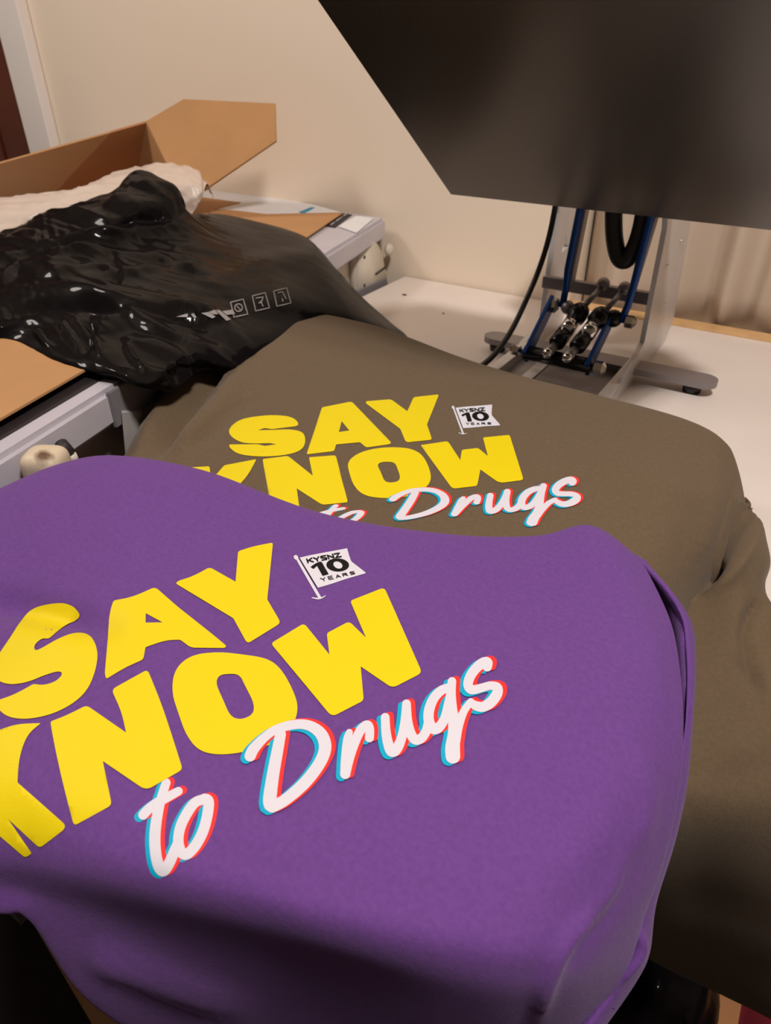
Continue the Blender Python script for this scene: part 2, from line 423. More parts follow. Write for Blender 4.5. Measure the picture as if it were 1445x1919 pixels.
prism('lower_body', [off(BR+dr*.02, .03), off(FR, .03), (-1.7, FR.y), (-1.7, BR.y)], .004, .073, M['cream'], root, .003)
prism('underframe', [(-.78, 1.25), (-.78, .15), (-1.68, .15), (-1.68, 1.25)], -T, .004, M['mgrey'], root)
# rear hinge bracket on the side face
hb = bmesh.new(); xh = -.785
pl = [(668, 470), (672, 456), (684, 448), (700, 449), (712, 460), (719, 480), (722, 505), (730, 542), (712, 556), (690, 560), (668, 552)]
a = [hb.verts.new(PX(x, y, xh)) for x, y in pl]; b = [hb.verts.new(PX(x, y, xh)-Vector((.022, 0, 0))) for x, y in pl]; n = len(pl)
hb.faces.new(a); hb.faces.new(b[::-1])
for i in range(n): hb.faces.new((a[i], a[(i+1) % n], b[(i+1) % n], b[i]))
bmesh.ops.bevel(hb, geom=list(hb.edges), offset=.003, segments=3, affect='EDGES')
hg = from_bm('hinge', hb, M['cream'], root, True)
for px, py in ((683, 482), (683, 535)): q = PX(px, py, xh); sphere('screw', q, .0035, M['darktrim'], hg, (.4, 1, 1))
tube('slot', [PX(704, 514, xh+.001), PX(722, 501, xh+.001)], .0018, M['darktrim'], hg)
sphere('pivot_cap', PX(729, 468, -.79), .012, M['cream'], root, (.7, 1, 1)); 
# front latch: cream knob with brown smudge, dark peg, steel bracket
kc = on_side(88, 874, .022)
KM = smudge('smudged_cream', lin(206, 190, 164), lin(96, 66, 44), on_side(80, 850, .030), .010)
bm = bmesh.new(); bmesh.ops.create_uvsphere(bm, u_segments=36, v_segments=20, radius=1)
se = lambda t: math.copysign(abs(t)**.55, t)
for v in bm.verts: v.co = Vector((se(v.co.x)*.019, se(v.co.y)*.018, se(v.co.z)*.017))
bmesh.ops.rotate(bm, verts=bm.verts, matrix=Matrix.Rotation(.5, 3, 'Z')); bmesh.ops.translate(bm, verts=bm.verts, vec=kc)
from_bm('latch_knob', bm, KM, root, True)
tube('latch_peg', [on_side(114, 832, .012), on_side(136, 858, .012)], .0065, M['darktrim'], root); tube('latch_collar', [on_side(133, 852, .016), on_side(140, 866, .016)], .005, M['cream'], root)
bb = [on_side(228, 774, .006), on_side(268, 771, .006), on_side(248, 850, .006), on_side(236, 862, .006)]
obj('bracket', bb+[v+Vector((-.012, .01, 0)) for v in bb], [(0, 1, 2, 3), (7, 6, 5, 4), (0, 4, 5, 1), (1, 5, 6, 2), (2, 6, 7, 3), (3, 7, 4, 0)], M['alu'], root, False)
# label plate on the lid near the rear corner
def slab(name, pts, z, mt, parent=None, th=.0008):
    q = [P(x, y, z) for x, y in pts]; n = len(q)
    return obj(name, q+[v-Vector((0, 0, th)) for v in q], [tuple(range(n))[::-1], tuple(n+i for i in range(n))]+[(i, (i+1) % n, n+(i+1) % n, n+i) for i in range(n)], mt, parent, False)
slab('label_plate', [(634, 424), (668, 404), (700, 409), (668, 436)], zt+.0018, M['paper'], root)
slab('model_plate', [(608, 423), (640, 399), (660, 402), (628, 426)], zt+.0015, M['darktrim'], root)
for (x0, y0, x1, y1) in ((612, 422, 620, 417), (622, 415, 634, 407), (636, 405, 644, 401)):
    tube('plate_mark', [P(x0+8, y0-1, zt+.0022), P(x1+8, y1-1, zt+.0022)], .0012, M['mach'], root, 6)
# sheets and cardboard lying on the lid
tag(slab('paper_sheet', [(330, 372), (420, 350), (590, 384), (640, 398), (590, 402), (500, 404), (400, 394)], zt+.004, M['paper'], None, .0015), 'white paper sheet with blue stripe, lying on the machine against the wall', 'paper')
o = bpy.data.objects['paper_sheet']
slab('blue_stripe', [(560, 397), (583, 388), (590, 389), (568, 401)], zt+.0046, M['blueink'], o, .0004)
tag(slab('cardboard_sheet', [(345, 392), (420, 392), (500, 401), (643, 398), (575, 444), (480, 440), (340, 440)], zt+.0062, M['card'], None, .002), 'thin brown cardboard sheet sticking out behind the black bag', 'cardboard sheet')
tag(slab('cardboard_sheet', [(-200, 560), (60, 560), (240, 640), (163, 690), (0, 784), (-200, 900)], zt+.012, M['card'], None, .0025), 'brown cardboard sheet on the machine in front of the black bag, at the left edge', 'cardboard sheet')
# ------------------------------------------------------------------ open cardboard box
root = empty('cardboard_box', (0, 0, 0), 'open brown cardboard box with raised flaps behind the black bag', 'box')
def panel(name, pts, mt, parent):
    q = [PY(x, y, Y) for x, y, Y in pts]; n = len(q)
    o = obj(name, q, [tuple(range(n))], mt, parent, False); md = o.modifiers.new('t', 'SOLIDIFY'); md.thickness = .004; md.offset = 0; return o
def plane_of(a, b, c): a, b, c = PY(*a), PY(*b), PY(*c); return a, (b-a).cross(c-a)
def on(pl, x, y): d = ray(x, y); return CAM+d*((pl[0]-CAM).dot(pl[1])/d.dot(pl[1]))
def flat(name, pl, pts, mt):
    o = obj(name, [on(pl, x, y) for x, y in pts], [tuple(range(len(pts)))], mt, root, False); md = o.modifiers.new('t', 'SOLIDIFY'); md.thickness = .004; md.offset = 0
plB = plane_of((208, 247, 1.04), (275, 228, 1.10), (88, 375, .98)); b2 = on(plB, 256, 340)
plL = plane_of((208, 247, 1.04), (88, 375, .98), (0, 305, .88))
plR = plane_of((275, 228, 1.10), (516, 195, 1.19), (345, 372, 1.04))
plS = plane_of((275, 228, 1.10), (256, 340, b2.y), (345, 372, 1.04))
flat('flap', plR, [(275, 228), (345, 187), (516, 195), (518, 265), (385, 356), (345, 372), (312, 302)], M['card'])
flat('back_panel', plB, [(208, 247), (275, 228), (256, 340), (200, 390), (88, 375)], M['card_shaded'])
flat('flap', plL, [(-120, 340), (0, 305), (208, 247), (88, 375), (0, 400), (-120, 420)], M['card'])
flat('side_panel', plS, [(275, 228), (312, 302), (345, 372), (256, 340)], M['card'])
box('bottom', -1.45, -1.14, .95, 1.22, T+zt+.001, T+zt+.006, M['card'], root)
# white plastic wrap
Wr = grid([[(-100, 388, .175), (0, 371, .18), (130, 356, .185), (235, 318, .205), (300, 308, .212), (368, 316, .205), (388, 345, .185)],
           [(-100, 410, .165), (0, 398, .17), (130, 380, .175), (235, 355, .185), (300, 345, .19), (372, 350, .185), (378, 372, .165)],
           [(-100, 440, .150), (0, 430, .150), (130, 410, .150), (235, 390, .155), (300, 385, .155), (350, 395, .145), (358, 405, .135)]], back=[(0, .01, -.03)], front=[(0, -.002, -.02)])
def crk_w(q): return .004*noise.fractal(q*42, .8, 2.1, 4)+.002*(1-abs(noise.noise(Vector((q.x*30, q.y*60, q.z*60)))*2.4))
o, _, _ = sheet('plastic_wrap', Wr, M['film'], None, 12, 14, crinkle=crk_w, thick=.0006)
tag(o, 'crumpled white plastic wrap spilling from the cardboard box', 'plastic wrap')
# ------------------------------------------------------------------ black polythene bag
Bg = grid([
 [(-100, 455, .16), (20, 430, .165), (110, 398, .175), (205, 362, .195), (260, 324, .222), (326, 352, .205), (348, 398, .165), (430, 404, .13), (555, 436, .125), (598, 468, .112)],
 [(-100, 490, .16), (30, 462, .165), (120, 435, .172), (205, 408, .185), (268, 378, .198), (332, 398, .178), (395, 428, .148), (480, 444, .132), (590, 475, .127), (632, 506, .10)],
 [(-100, 520, .155), (30, 500, .155), (120, 480, .158), (210, 465, .155), (285, 455, .15), (350, 465, .145), (430, 482, .138), (520, 500, .13), (615, 522, .118), (682, 560, .065)],
 [(-100, 570, .15), (30, 550, .15), (120, 535, .152), (220, 530, .15), (300, 530, .146), (370, 538, .14), (460, 550, .132), (560, 560, .122), (655, 580, .09), (728, 602, .03)],
 [(-100, 615, .145), (30, 595, .145), (130, 590, .145), (230, 590, .146), (310, 600, .142), (380, 602, .132), (480, 605, .115), (590, 612, .095), (690, 628, .05), (762, 634, .012)],
 [(-100, 640, .135), (0, 626, .132), (80, 652, .13), (160, 680, .130), (225, 692, .130), (290, 706, .128), (352, 672, .125), (480, 680, .09), (620, 690, .04), (770, 690, .006)]],
 back=[(0, .01, -.02), (0, .0, -.035)], front=[(0, .0, -.008), (0, .02, -.022)], right=[(-.004, .004, -.006)])
def ss(a, b, x): t = max(0, min(1, (x-a)/(b-a))); return t*t*(3-2*t)
def crk(q):
    px, py = proj(q); k = 1-ss(330, 480, px-.35*(py-500))*.93
    if py > 560: k = max(k, .75*(1-ss(330, 420, px)))
    v = Vector((q.x*7, q.y*20, q.z*16)); r = 1-abs(noise.noise(v))*2.2; r2 = 1-abs(noise.noise(Vector((q.x*24, q.y*40, q.z*40+5))))*2
    r3 = 1-abs(noise.noise(Vector((q.x*13+3, q.y*55, q.z*45))))*2
    return k*(.0064*r+.0016*r2+.0018*r3)-.004*k
o, bag_bvh, _ = sheet('polythene_bag', Bg, M['bag'], None, 22, 22, creases=[
  ([(60, 470), (130, 445), (190, 430), (250, 440)], .006, 9), ([(0, 500), (60, 470), (140, 455)], -.008, 8), ([(0, 545), (90, 520), (180, 500), (230, 510)], .008, 7), ([(90, 480), (170, 465), (250, 480), (330, 490)], .007, 6), ([(200, 470), (220, 500), (215, 530)], -.005, 8), ([(0, 590), (120, 572), (240, 590)], -.008, 8), ([(330, 372), (338, 392), (345, 400)], -.006, 5),
  ([(45, 420), (120, 405), (200, 392), (250, 345)], .008, 9), ([(60, 440), (160, 425), (240, 415), (330, 402)], -.010, 9), ([(262, 335), (290, 360), (325, 385)], .006, 10), ([(150, 515), (250, 510), (350, 500), (365, 505)], .007, 6),
  ([(0, 560), (100, 545), (200, 560), (300, 575), (420, 590)], .010, 13), ([(180, 600), (260, 585), (330, 600), (370, 610)], .008, 8), ([(0, 578), (120, 568), (230, 577), (330, 594), (410, 607)], -.009, 9), ([(40, 470), (20, 500), (0, 520)], .006, 6), ([(130, 600), (180, 640), (190, 670)], .006, 7), ([(200, 630), (245, 615), (290, 625), (360, 640)], -.007, 13),
  ([(235, 640), (250, 670), (275, 695)], .008, 6), ([(110, 600), (130, 630), (150, 660)], .007, 7), ([(170, 600), (172, 630), (165, 655)], -.007, 9), ([(60, 610), (90, 650)], .005, 6),
  ([(430, 500), (520, 480), (600, 478)], .003, 16), ([(330, 560), (450, 510), (560, 490)], .0025, 14)], crinkle=crk, thick=.0008)
tag(o, 'crumpled glossy black polythene bag spread over the machine', 'bag')
pr = Print(bag_bvh)
for (cx, cy_, ca) in ((447, 578, 0), (488, 566, 1), (528, 557, 2)):
    c4 = [(cx-15, cy_-10), (cx+9, cy_-16), (cx+17, cy_+12), (cx-9, cy_+18), (cx-15, cy_-10)]
    pr.stroke([(x, y, 1.8) for x, y in c4], 0, .0012, smooth=False)
    if ca == 0: pr.stroke([(cx+7*math.cos(a/2), cy_+7*math.sin(a/2), 1.8) for a in range(0, 13)], 0, .0012); pr.stroke([(cx-3, cy_-3, 1.5), (cx+4, cy_+5, 1.5)], 0, .0012, smooth=False)
    elif ca == 1: pr.stroke([(cx-8, cy_-6, 1.8), (cx+5, cy_-8, 1.8), (cx+2, cy_+2, 1.8), (cx-3, cy_+3, 1.8)], 0, .0012, smooth=False); pr.stroke([(cx, cy_, 1.8), (cx+5, cy_+9, 1.8)], 0, .0012, smooth=False)
    else: pr.stroke([(cx-7, cy_-7, 1.6), (cx+1, cy_-9, 1.6), (cx+5, cy_-1, 1.6), (cx+8, cy_+4, 1.6)], 0, .0012, smooth=False); pr.stroke([(cx+1, cy_+4, 1.8), (cx+2, cy_+9, 1.8)], 0, .0012, smooth=False)
for a in (((330, 595), (352, 588), (352, 595)), ((358, 589), (364, 588), (368, 596), (363, 596)), ((377, 588), (388, 586), (404, 594), (398, 598)), ((388, 586), (402, 582), (408, 590), (398, 590)), ((404, 583), (410, 582), (432, 600), (424, 603)), ((416, 585), (436, 582), (440, 590), (424, 592))):
    pr.poly([[(x, y, 1) for x, y in a]], 0, .0014)
pr.build('bag_print', [M['bagprint']], o)
# ------------------------------------------------------------------ heat press
root = empty('heat_press', (0, 0, 0), 'heat press with dark upper platen swung open above the folded sweatshirts', 'heat press')
sl = math.radians(35.8); X0, X1 = -.497, -.056
def pl_pt(x, l, h): # l along the platen from its rear lower edge, h above underside
    return Vector((x, .971-l*math.cos(sl)+h*math.sin(sl), T+.232+l*math.sin(sl)+h*math.cos(sl)))
def pl_box(name, x0, x1, l0, l1, h0, h1, mt, parent, bev):
    bm = bmesh.new(); bm_box(bm, x0, x1, l0, l1, h0, h1, bev)
    for v in bm.verts: v.co = pl_pt(v.co.x, v.co.y, v.co.z)
    return from_bm(name, bm, mt, parent)
pl_box('upper_platen', X0, X1, 0, .46, 0, .014, M['platen'], root, .0012)
pl_box('heater_cover', X0+.02, X1-.02, .02, .44, .014, .06, M['blkm'], root, .012)
pl_box('mounting_block', -.355, -.215, -.004, .10, .014, .05, M['blue'], root, .003)
tube('handle', [pl_pt(-.42, .44, .03), pl_pt(-.42, .52, .04), pl_pt(-.28, .56, .05), pl_pt(-.13, .52, .04), pl_pt(-.13, .44, .03)], .011, M['blk'], root)
def plate(name, px, X, th, mt, holes=()):
    loops = [[PX(x, y, X) for x, y in px]]+[[PX(x, y, X) for x, y in h] for h in holes]
    vs = []; es = []
    L2 = [[Vector((q.y, q.z)) for q in l] for l in loops]
    for l in L2: b = len(vs); vs += l; es += [(b+i, b+(i+1) % len(l)) for i in range(len(l))]
    r = delaunay_2d_cdt(vs, es, [], 0, 1e-6); fs = [f for f in r[2] if inside((r[0][f[0]]+r[0][f[1]]+r[0][f[2]])/3, L2)]
    bm = bmesh.new(); vv = [bm.verts.new((X, q.x, q.y)) for q in r[0]]
    for f in fs: bm.faces.new([vv[i] for i in f])
    e = bmesh.ops.extrude_face_region(bm, geom=list(bm.faces)); bmesh.ops.translate(bm, verts=[v for v in e['geom'] if isinstance(v, bmesh.types.BMVert)], vec=(-th, 0, 0))
    return from_bm(name, bm, mt, root)
plate('side_plate', [(1050, 330), (1048, 400), (1018, 606), (940, 688), (958, 706), (1050, 628), (1062, 560), (1100, 400), (1110, 340)], -.372, .008, M['alu'], holes=[[(1052, 474), (1061, 440), (1066, 462)]])
rp = plate('side_plate', [(1255, 360), (1250, 430), (1208, 640), (1196, 665), (1148, 748), (1120, 800), (1160, 810), (1186, 752), (1226, 690), (1262, 600), (1293, 425), (1300, 360)], -.197, .007, M['alu'])
for px, py in ((1276, 452), (1250, 497), (1246, 568)): sphere('bolt', PX(px, py, -.197)+Vector((.001, 0, 0)), .0035, M['chrome'], rp, (.5, 1, 1))
tie = box('base_plate', -.378, -.2, .82, 1.03, T+.004, T+.010, M['bar'], root, .001)
box('base_strip', -.335, -.318, .82, .99, T+.0102, T+.012, M['alu'], root, .0004)
for x in (-.37, -.206): box('base_rail', x-.008, x+.008, .55, 1.06, T+.008, T+.024, M['alu'], root, .001)
# foot bar with rounded ends and rubber feet
yb = P(1300, 706, .022).y; xa, xb = P(905, 636, .022).x+.012, P(1340, 712, .022).x-.014
bm = bmesh.new(); pts = []; rr = .019
for k in range(13): a = math.pi/2+math.pi*k/12; pts.append((xa+rr*math.cos(a), yb+rr*math.sin(a)))
for k in range(13): a = -math.pi/2+math.pi*k/12; pts.append((xb+rr*math.cos(a), yb+rr*math.sin(a)))
a = [bm.verts.new((x, y, T+.014)) for x, y in pts]; b = [bm.verts.new((x, y, T+.023)) for x, y in pts]; n = len(pts)
bm.faces.new(a[::-1]); bm.faces.new(b)
for i in range(n): bm.faces.new((a[i], a[(i+1) % n], b[(i+1) % n], b[i]))
from_bm('foot_bar', bm, M['bar'], root)
for x in (xa+.004, xb-.012): tube('rubber_foot', [(x, yb, T), (x, yb, T+.0145)], [.012, .0145], M['blk'], root, 20)
# rear cross bar and gas struts
box('cross_bar', -.372, -.2, 1.05, 1.062, T+.098, T+.116, M['bar'], root, .002)
def strut(tx, ty, mx, my, ex, ey, bx, by):
    t = PY(tx, ty, 1.045); e = PY(ex, ey, .925); b = PY(bx, by, .905); m1 = PY(mx, my, .998)
    s = tube('gas_strut', [m1, m1.lerp(e, .08), m1.lerp(e, .26), m1.lerp(e, .30), m1.lerp(e, .72), m1.lerp(e, .74), m1.lerp(e, .95), e], [.0115, .0145, .0140, .0105, .0105, .0120, .0115, .008], M['blkm'], root, 18, straight=True)
    tube('sleeve', [m1.lerp(e, .305), m1.lerp(e, .66)], .0112, M['chrome'], s, 18)
    tube('piston_rod', [t, m1], .0042, M['bar'], s, 12); sphere('ball_end', t+Vector((0, -.002, .002)), .0095, M['bar'], s)
    tube('end_fitting', [e, b], [.006, .0075], M['bar'], s, 12); sphere('ball_end', b, .0075, M['chrome'], s)
strut(1131, 534, 1091, 578, 1040, 648, 1026, 662); strut(1171, 542, 1131, 586, 1078, 655, 1063, 670)
aL, aR = PY(984, 656, .925), PY(1108, 690, .925); aR.z = aL.z = (aL.z+aR.z)/2
tube('axle', [aL, aR], .0105, M['blkm'], root, 20)
nut('nut', aL-Vector((.014, 0, 0)), .0075, .014, M['chrome'], root); nut('nut', aR+Vector((.010, 0, 0)), .0095, .014, M['chrome'], root)
def bar(name, a, b, w_, th, mt):  # flat bar between two points of one YZ plane
    a, b = Vector(a), Vector(b); d = (b-a).normalized(); nrm_ = Vector((1, 0, 0)).cross(d).normalized()*w_/2; x = Vector((th/2, 0, 0)); V = []
    for p in (a-d*w_*.35, b+d*w_*.35):
        for s1 in (-1, 1):
            for s2 in (-1, 1): V.append(p+nrm_*s1+x*s2)
    o = obj(name, V, [(0, 1, 3, 2), (4, 6, 7, 5), (0, 4, 5, 1), (2, 3, 7, 6), (0, 2, 6, 4), (1, 5, 7, 3)], mt, root, False)
    md = o.modifiers.new('b', 'BEVEL'); md.width = .001; md.segments = 2; return o
pL, pR = PY(1050, 574, 1.0), PY(1160, 602, 1.0)
bar('lower_link', aL+Vector((.004, 0, 0)), (aL.x+.004, pL.y, pL.z), .024, .006, M['blue'])
bar('lower_link', aR-Vector((.004, 0, 0)), (aR.x-.004, pR.y, pR.z), .024, .006, M['blue'])
for (pp, q1, q2) in ((pL, PY(1064, 505, 1.0), PY(1086, 395, 1.0)), (pR, PY(1186, 540, 1.0), PY(1220, 405, 1.0))):
    xx = pp.x+.003
    tube('link_arm', [pp+Vector((.003, 0, 0)), q1.lerp(pp, .5)+Vector((.003, 0, 0)), q1, q2, q2+(q2-q1)*.25], .0052, M['blue'], root, 8, straight=True)
    bar('arm_plate', (xx+.005, pp.y+.012, pp.z+.03), (q2.x+.006, q2.y+.014, q2.z+.02), .018, .004, M['bar'])
nut('nut', PY(1038, 572, 1.0), .011, .012, M['chrome'], root); sphere('pivot_cap', PY(1064, 576, 1.0), .010, M['bar'], root)
sphere('pivot_cap', PY(1150, 597, 1.0), .0125, M['blkm'], root); nut('nut', PY(1180, 603, 1.0), .009, .013, M['chrome'], root)
hz = [PY(x, y, 1.02) for x, y in ((1152, 370), (1150, 410), (1152, 450), (1160, 482), (1174, 487), (1190, 462), (1202, 425), (1210, 380))]
hose = tube('cable_conduit', hz, .0118, M['blk'], root, 16)
# ridges of the conduit are part of its mesh
for v in hose.data.vertices: pass
tube('power_cable', [PY(1042, 380, 1.04), PY(1030, 440, 1.04), PY(1012, 500, 1.03), PY(985, 565, 1.0), PY(958, 620, .95), PY(930, 660, .90), PY(905, 684, .86), PY(880, 700, .82)], .0042, M['blk'], root, 12)
# lower platen beneath the garments
box('lower_platen', -.44, -.10, .48, .68, T+.040, T+.055, M['platen'], root, .003)
box('platen_stand', -.37, -.2, .50, .67, T+.024, T+.040, M['bar'], root, .002)
# ------------------------------------------------------------------ olive sweatshirt
OM = M['olive']
root = empty('sweatshirt', (0, 0, 0), 'olive green sweatshirt with yellow and white print, draped behind the purple one', 'sweatshirt')
og = grid([
 [(374, 636, .078), (400, 607, .090), (450, 590, .098), (530, 580, .103), (700, 613, .098), (900, 684, .098), (1100, 737, .098), (1290, 788, .095), (1366, 836, .080)],
 [(358, 668, .084), (384, 650, .092), (440, 640, .098), (530, 650, .101), (690, 700, .097), (880, 755, .097), (1080, 800, .097), (1280, 850, .090), (1384, 893, .062)],
 [(318, 718, .078), (356, 712, .086), (430, 715, .092), (530, 725, .096), (680, 770, .095), (870, 820, .094), (1060, 865, .093), (1265, 920, .085), (1388, 950, .046)],
 [(280, 770, .070), (328, 780, .082), (410, 790, .088), (520, 800, .092), (670, 840, .092), (860, 885, .091), (1040, 930, .090), (1240, 990, .078), (1360, 1010, .038)],
 [(248, 828, .060), (300, 842, .073), (390, 860, .080), (510, 880, .086), (660, 910, .087), (850, 960, .086), (1030, 1005, .084), (1220, 1070, .068), (1325, 1080, .025)],
 [(212, 890, .050), (270, 905, .063), (370, 935, .070), (500, 960, .075), (650, 990, .076), (840, 1040, .076), (1010, 1090, .075), (1200, 1160, .055), (1285, 1160, .012)],
 [(180, 950, .020), (250, 975, .040), (350, 1010, .052), (490, 1050, .055), (640, 1080, .055), (830, 1130, .055), (1000, 1180, .055), (1180, 1260, .035), (1250, 1260, .0)]],
 back=[(-.002, .012, -.022), (0, .016, -.06)], left=[(-.002, .010, -.022), (.004, .02, -.045)], right=[(.0, .004, -.02)])
body, obvh, _ = sheet('garment_body', og, OM, root, 12, 12, creases=[
  ([(428, 655), (384, 715), (338, 778), (286, 848)], -.022, 14), ([(470, 690), (402, 768), (338, 832)], .009, 15), ([(486, 735), (425, 785), (360, 838)], -.006, 11),
  ([(398, 650), (350, 712), (306, 768), (264, 828)], .009, 11), ([(393, 620), (384, 655)], -.006, 6), ([(700, 625), (800, 665), (900, 705)], -.0025, 12), ([(1180, 880), (1250, 910), (1300, 930)], .002, 22), ([(1330, 830), (1345, 900), (1330, 980), (1300, 1060)], .004, 22),
  ([(520, 600), (620, 625), (740, 660), (860, 690)], .0018, 16)], crinkle=lambda q: .0012*noise.noise(q*11), thick=.004)
sk = grid([
 [(1270, 885, .062), (1330, 862, .068), (1378, 885, .062), (1396, 925, .045), (1400, 935, .04)],
 [(1250, 960, .050), (1320, 960, .055), (1385, 955, .060), (1412, 950, .048), (1420, 960, .04)],
 [(1240, 1080, .025), (1300, 1060, .034), (1370, 1040, .048), (1425, 1030, .042), (1442, 1045, .026)],
 [(1240, 1200, .005), (1310, 1160, .012), (1380, 1130, .024), (1420, 1115, .022), (1434, 1110, .012)],
 [(1230, 1320, .0), (1320, 1280, .003), (1400, 1240, .006), (1450, 1200, .006), (1500, 1220, .004)],
 [(1220, 1450, -.012), (1320, 1430, -.012), (1410, 1420, -.010), (1480, 1410, -.012), (1560, 1400, -.02)],
 [(1205, 1600, -.075), (1310, 1590, -.075), (1420, 1605, -.08), (1490, 1615, -.085), (1570, 1620, -.09)],
 [(1195, 1780, -.36), (1290, 1826, -.38), (1380, 1866, -.38), (1450, 1900, -.38), (1550, 1940, -.38)]],
 front=[(0, .012, -.006)], right=[(.0, .01, -.02)])
sheet('sleeve', sk, OM, root, 14, 12, creases=[
  ([(1402, 935), (1385, 985), (1345, 1045), (1305, 1090)], -.036, 19), ([(1420, 965), (1410, 1020), (1370, 1075), (1300, 1125)], .005, 12), ([(1345, 1050), (1335, 1080), (1310, 1110)], -.006, 9),
  ([(1425, 1120), (1400, 1180), (1410, 1240), (1425, 1290)], -.008, 14), ([(1370, 1230), (1400, 1250), (1420, 1250)], -.004, 14), ([(1270, 1500), (1330, 1440), (1400, 1380)], .003, 40)],
  crinkle=lambda q: .002*noise.noise(q*13), thick=.004)
# ------------------------------------------------------------------ print data (crop coordinates -> picture coordinates)
def C(ox, oy, s): return lambda pts: [(ox+p[0]/s, oy+p[1]/s)+((p[2] if p[2] == SM else p[2]/s,) if len(p) > 2 else ()) for p in pts]
c1 = C(0, 1100, 3.6125); c2 = C(0, 1330, 3.6125); c3 = C(300, 1000, 4.817); c4 = C(300, 1090, 2.779); c5 = C(440, 1320, 4.817); c6 = C(660, 1220, 4.817); c7 = C(230, 1440, 7.225); c8 = C(530, 1010, 7.605)
s = SM
YP = [
 [c1([(370, 108, s), (480, 115, s), (548, 180, s), (535, 222, s), (430, 268, s), (330, 357, 20), (285, 350, s), (232, 398, s), (238, 436, s), (275, 424, s), (400, 350, s), (520, 308, s), (620, 330, s), (668, 440, s), (650, 570, s), (595, 705, s), (490, 800, s), (345, 870, s), (180, 902, s), (50, 885, s), (-20, 820, s), (-30, 775, 15), (0, 768, s), (110, 728, s), (230, 660, 15), (290, 670, s), (375, 648, s), (430, 595, s), (405, 570, s), (300, 602, s), (190, 650, s), (60, 668, s), (-30, 630, s), (-55, 540, s), (0, 450, s), (70, 350, s), (150, 220, s), (230, 140, s)])],
 [[(213, 1126.5, 5), (249, 1120, s), (291, 1101, 8), (333, 1138, 12), (400, 1191, 16), (425, 1212, 4), (421, 1215.5, 3), (358, 1215, 8), (338, 1200, 4), (310, 1201, s), (273, 1214, 2), (269, 1237, 6), (235, 1252, s), (199, 1274, 5), (197, 1262, 3), (203, 1190, s), (206, 1150, s)], [(273.5, 1150.5, 1), (305, 1167.5, 1), (273, 1168, 1)]],
 [c3([(705, 165, 22), (840, 120, s), (1020, 86, 22), (968, 600, 10), (1092, 812, 40), (788, 1000, 38), (662, 770, 12), (140, 455, 22), (170, 430, 22), (300, 390, s), (448, 308, 32), (682, 440, 4)])],
 [c2([(280, 95, 14), (200, 160, s), (160, 240, s), (130, 350, s), (122, 495, 10), (448, 780, 30), (438, 812, 25), (274, 934, 26), (60, 740, 4), (222, 970, 16), (175, 998, 20), (0, 850, s), (-90, 780, s), (-90, 170, s), (0, 140, s), (120, 100, s)])],
 [c1([(343, 915, 18), (450, 875, s), (588, 805, 30), (855, 990, 4), (825, 850, s), (762, 712, 22), (775, 688, 20), (1000, 563, 30), (1085, 770, s), (1150, 960, s), (1238, 1240, 30), (990, 1382, 50), (698, 1183, 4), (760, 1480, 32), (505, 1618, 30), (430, 1341, s), (370, 1071, s)])],
 [c4([(300, 368, s), (430, 382, s), (560, 402, s), (630, 455, s), (690, 560, s), (724, 660, s), (690, 765, s), (590, 850, s), (460, 888, s), (310, 908, s), (200, 885, s), (135, 800, s), (100, 700, s), (60, 580, s), (75, 460, s), (160, 385, s)]), c4([(350, 483, s), (415, 485, s), (445, 550, s), (490, 635, s), (488, 695, s), (420, 724, s), (365, 705, s), (330, 620, s), (290, 535, s), (305, 492, s)])],
 [c4([(577, 325, 20), (750, 220, 22), (882, 383, 2), (868, 272, 14), (985, 210, 22), (1072, 295, 2), (990, 103, 16), (1168, 33, 24), (1365, 478, 28), (1210, 558, 30), (1045, 445, 2), (1061, 622, 20), (895, 708, 32)])]]
DR = [c5([(140, 478, 100), (165, 425, 100), (205, 375, 92), (270, 310, 82), (360, 245, 78), (480, 205, 84), (600, 190, 88), (700, 215, 96), (780, 280, 108), (815, 370, 112), (805, 460, 110), (750, 570, 108), (660, 690, 108), (560, 790, 106), (440, 885, 104), (340, 935, 110)]),
      c5([(415, 280, 96), (385, 440, 104), (345, 660, 112), (318, 860, 120), (320, 920, 112)]),
      c5([(1035, 265, 62), (1020, 330, 82), (1005, 480, 88), (998, 640, 92)]), c5([(1000, 640, 84), (1040, 480, 84), (1090, 340, 84), (1140, 240, 84), (1195, 200, 88), (1218, 240, 80), (1215, 315, 80)]),
      c6([(298, 610, 78), (305, 740, 84), (325, 850, 92), (358, 920, 96), (405, 890, 94), (450, 780, 84), (475, 640, 78), (490, 488, 78)]),
      c6([(490, 488, 78), (500, 640, 82), (530, 760, 88), (570, 812, 90), (620, 800, 88), (665, 740, 84), (690, 650, 84)]),
      c6([(860, 345, 80), (800, 370, 84), (735, 440, 88), (695, 540, 92), (690, 630, 94), (720, 705, 96), (770, 710, 92), (830, 630, 84), (865, 500, 80), (890, 380, 76)]),
      c6([(900, 285, 76), (892, 400, 84), (900, 530, 92), (915, 640, 100), (918, 760, 112), (905, 880, 132), (908, 962, 132)]),
      c6([(930, 820, 92), (955, 700, 82), (1000, 570, 72), (1045, 500, 66), (1070, 468, 62)]),
      c6([(1070, 470, 60), (1115, 505, 84), (1180, 515, 92), (1250, 475, 96), (1305, 400, 96), (1308, 340, 84), (1240, 325, 76), (1150, 350, 78), (1075, 360, 84), (1045, 315, 86), (1065, 240, 88), (1115, 170, 90), (1175, 120, 92), (1218, 115, 94), (1218, 155, 84)])]
